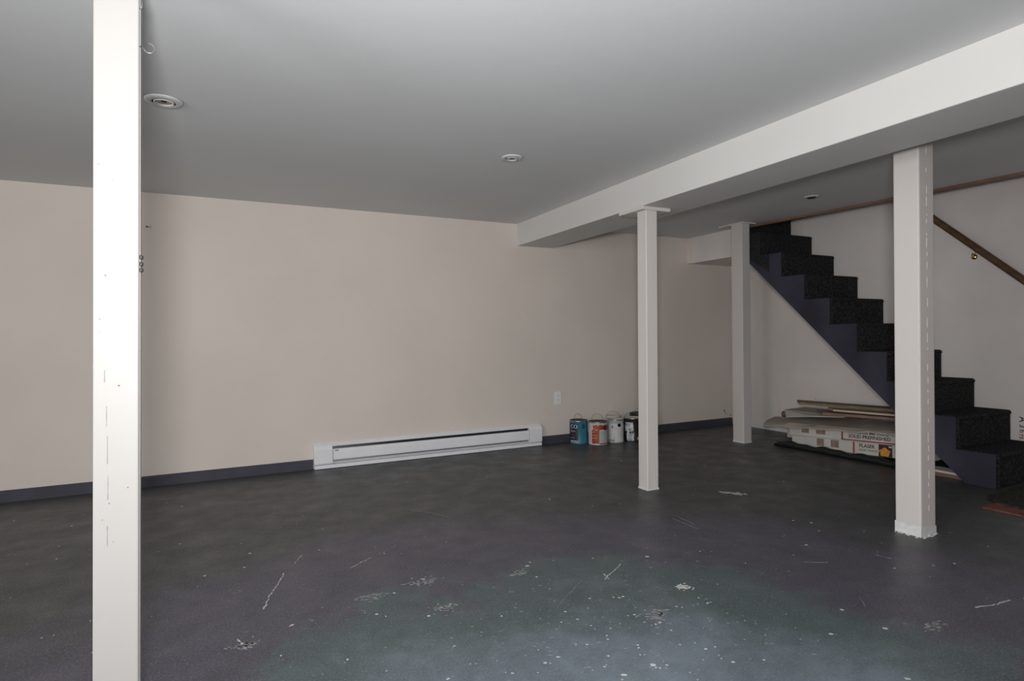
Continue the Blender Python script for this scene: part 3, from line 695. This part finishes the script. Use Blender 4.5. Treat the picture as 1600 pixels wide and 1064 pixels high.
spots = [(0.39, 2.83), (0.07, 2.77), (0.65, 2.64), (0.58, 2.21), (0.72, 2.28), (0.48, 2.07), (1.19, 2.23), (1.16, 2.2), (1.14, 2.08), (1.68, 2.04), (1.34, 1.77), (0.2, 2.13), (0.64, 1.97), (0.33, 1.82), (0.15, 1.94), (0.65, 1.74), (2.0, 1.78), (2.42, 1.8), (2.68, 2.07), (2.73, 2.0), (2.65, 1.9), (2.5, 1.45), (2.67, 1.39), (2.77, 1.36), (1.96, 1.32), (1.96, 1.17), (1.77, 1.23), (1.36, 1.26), (1.73, 0.97), (1.03, 1.36), (1.58, 1.58), (1.33, 1.55), (-0.32, 4.11), (-0.23, 3.97), (-0.69, 3.29), (-0.74, 3.84), (-1.05, 4.11), (-0.38, 2.24), (0.1, 2.94), (1.65, 3.73), (1.12, 3.88), (2.8, 3.7), (3.27, 3.29), (3.34, 2.65), (0.57, 1.58), (1.14, 1.36), (0.86, 1.52), (-0.2, 3.24), (-0.08, 2.75), (1.76, 3.04), (1.91, 2.8)]
bm = bmesh.new()
for x, y in spots:
    s = random.uniform(0.0025, 0.006); blob(bm, x, y, s * 1.4, s, -0.5 + random.uniform(-0.5, 0.5), n=8)
for _ in range(240):
    x = random.uniform(-1.6, 4.2); y = random.uniform(0.9, 4.3); s = random.uniform(0.0009, 0.0022)
    blob(bm, x, y, s * random.uniform(1, 2.2), s, random.uniform(0, PI), n=6)
for _ in range(90):          # worn sprinkle of bare spots near the middle
    x = random.gauss(1.15, 0.22); y = random.gauss(1.55, 0.22); s = random.uniform(0.0007, 0.0026)
    blob(bm, x, y, s * random.uniform(1, 2.5), s, -0.5 + random.uniform(-0.4, 0.4), n=6)
o = obj('paint_fleck', bm, FLECK, floor); o['kind'] = 'stuff'
scratches = [[(0.31, 2.8), (0.27, 2.71)], [(0.22, 2.62), (0.18, 2.5), (0.15, 2.42), (0.12, 2.3)], [(0.48, 2.54), (0.54, 2.59), (0.59, 2.62)], [(0.62, 2.64), (0.73, 2.71)], [(0.95, 3.24), (1.02, 3.16), (1.1, 3.01)], [(1.37, 1.93), (1.45, 1.98), (1.53, 2.03)], [(1.4, 1.98), (1.39, 1.92)], [(1.07, 1.81), (1.26, 1.95)], [(2.12, 1.36), (2.05, 1.29)], [(2.39, 1.11), (2.46, 1.09), (2.57, 1.08)], [(2.15, 2.4), (2.15, 2.22)], [(2.2, 2.41), (2.18, 2.26)], [(2.23, 1.67), (2.31, 1.62)], [(0.03, 2.11), (0.06, 2.04)], [(2.58, 1.57), (2.59, 1.52)]]
wid = [3, 6, 3.5, 2, 2, 4, 4, 2, 2, 5, 2, 2, 2, 7, 2]
for pts, w in zip(scratches, wid):
    bm = bmesh.new(); w *= 0.001
    for (x0, y0), (x1, y1) in zip(pts, pts[1:]):
        n = max(2, int(math.hypot(x1 - x0, y1 - y0) / 0.022)); an = math.atan2(y1 - y0, x1 - x0)
        for k in range(n):
            tt = (k + 0.5) / n
            blob(bm, x0 + (x1 - x0) * tt + random.gauss(0, 0.0015), y0 + (y1 - y0) * tt + random.gauss(0, 0.0015), 0.013, w * random.uniform(0.25, 0.75), an + random.uniform(-0.1, 0.1), n=7)
    obj('scratch', bm, FLECK if w > 0.0028 else SCUFF, floor)
# rubbed patches
for (x, y, a, b) in ((0.50, 2.22, 0.06, 0.03), (0.70, 2.26, 0.07, 0.03), (0.05, 2.06, 0.04, 0.02), (1.1, 2.15, 0.04, 0.02), (0.72, 2.0, 0.04, 0.025), (1.36, 1.60, 0.05, 0.03), (2.12, 1.10, 0.05, 0.02)):
    bm = bmesh.new()
    for _ in range(46):
        s = random.uniform(0.0015, 0.005); blob(bm, x + random.gauss(0, a * 0.5), y + random.gauss(0, b * 0.5), s * random.uniform(1, 3), s * 0.7, -0.5 + random.uniform(-0.3, 0.3), n=6)
    o = obj('worn_patch', bm, SCUFF, floor); o['kind'] = 'stuff'

bm = bmesh.new()
def wspot(x, z, a):
    P = [(x + a * random.uniform(0.6, 1.3) * math.cos(2 * PI * k / 9), YW - 0.0002, z + a * random.uniform(0.6, 1.3) * math.sin(2 * PI * k / 9)) for k in range(9)]
    prism(bm, P, (0, -0.0006, 0), 1)
for x, z, a in ((4.90, 0.155, 0.012), (4.905, 0.135, 0.008), (4.93, 0.12, 0.006), (4.99, 0.10, 0.010), (4.86, 0.30, 0.004), (2.47, 1.2, 0.003)): wspot(x, z, a)
wb = bpy.data.objects['wall_back']
o = obj('wall_stain', bm, WSTAIN, wb); o['kind'] = 'stuff'
bm = bmesh.new()
for _ in range(16):
    y = random.uniform(3.55, 4.1); z = abs(random.gauss(0.15, 0.12)) + 0.03; a = random.uniform(0.002, 0.006)
    prism(bm, [(XR - 0.0002, y + a * random.uniform(0.6, 1.4) * math.cos(2 * PI * k / 8), z + a * random.uniform(0.6, 1.4) * math.sin(2 * PI * k / 8)) for k in range(8)], (-0.0006, 0, 0), 0)
o = obj('wall_stain', bm, WSTAIN, bpy.data.objects['wall_right']); o['kind'] = 'stuff'

bm = bmesh.new()
for _ in range(420):
    x = random.gauss(1.15, 0.5); y = random.gauss(1.55, 0.38)
    if y < 0.6 or x > 4: continue
    q = random.uniform(0.0006, 0.0018); blob(bm, x, y, q * random.uniform(1.5, 5), q, -0.5 + random.uniform(-0.35, 0.35), h=0.0005, n=6)
o = obj('chalky_wear', bm, SCUFF, floor); o['kind'] = 'stuff'
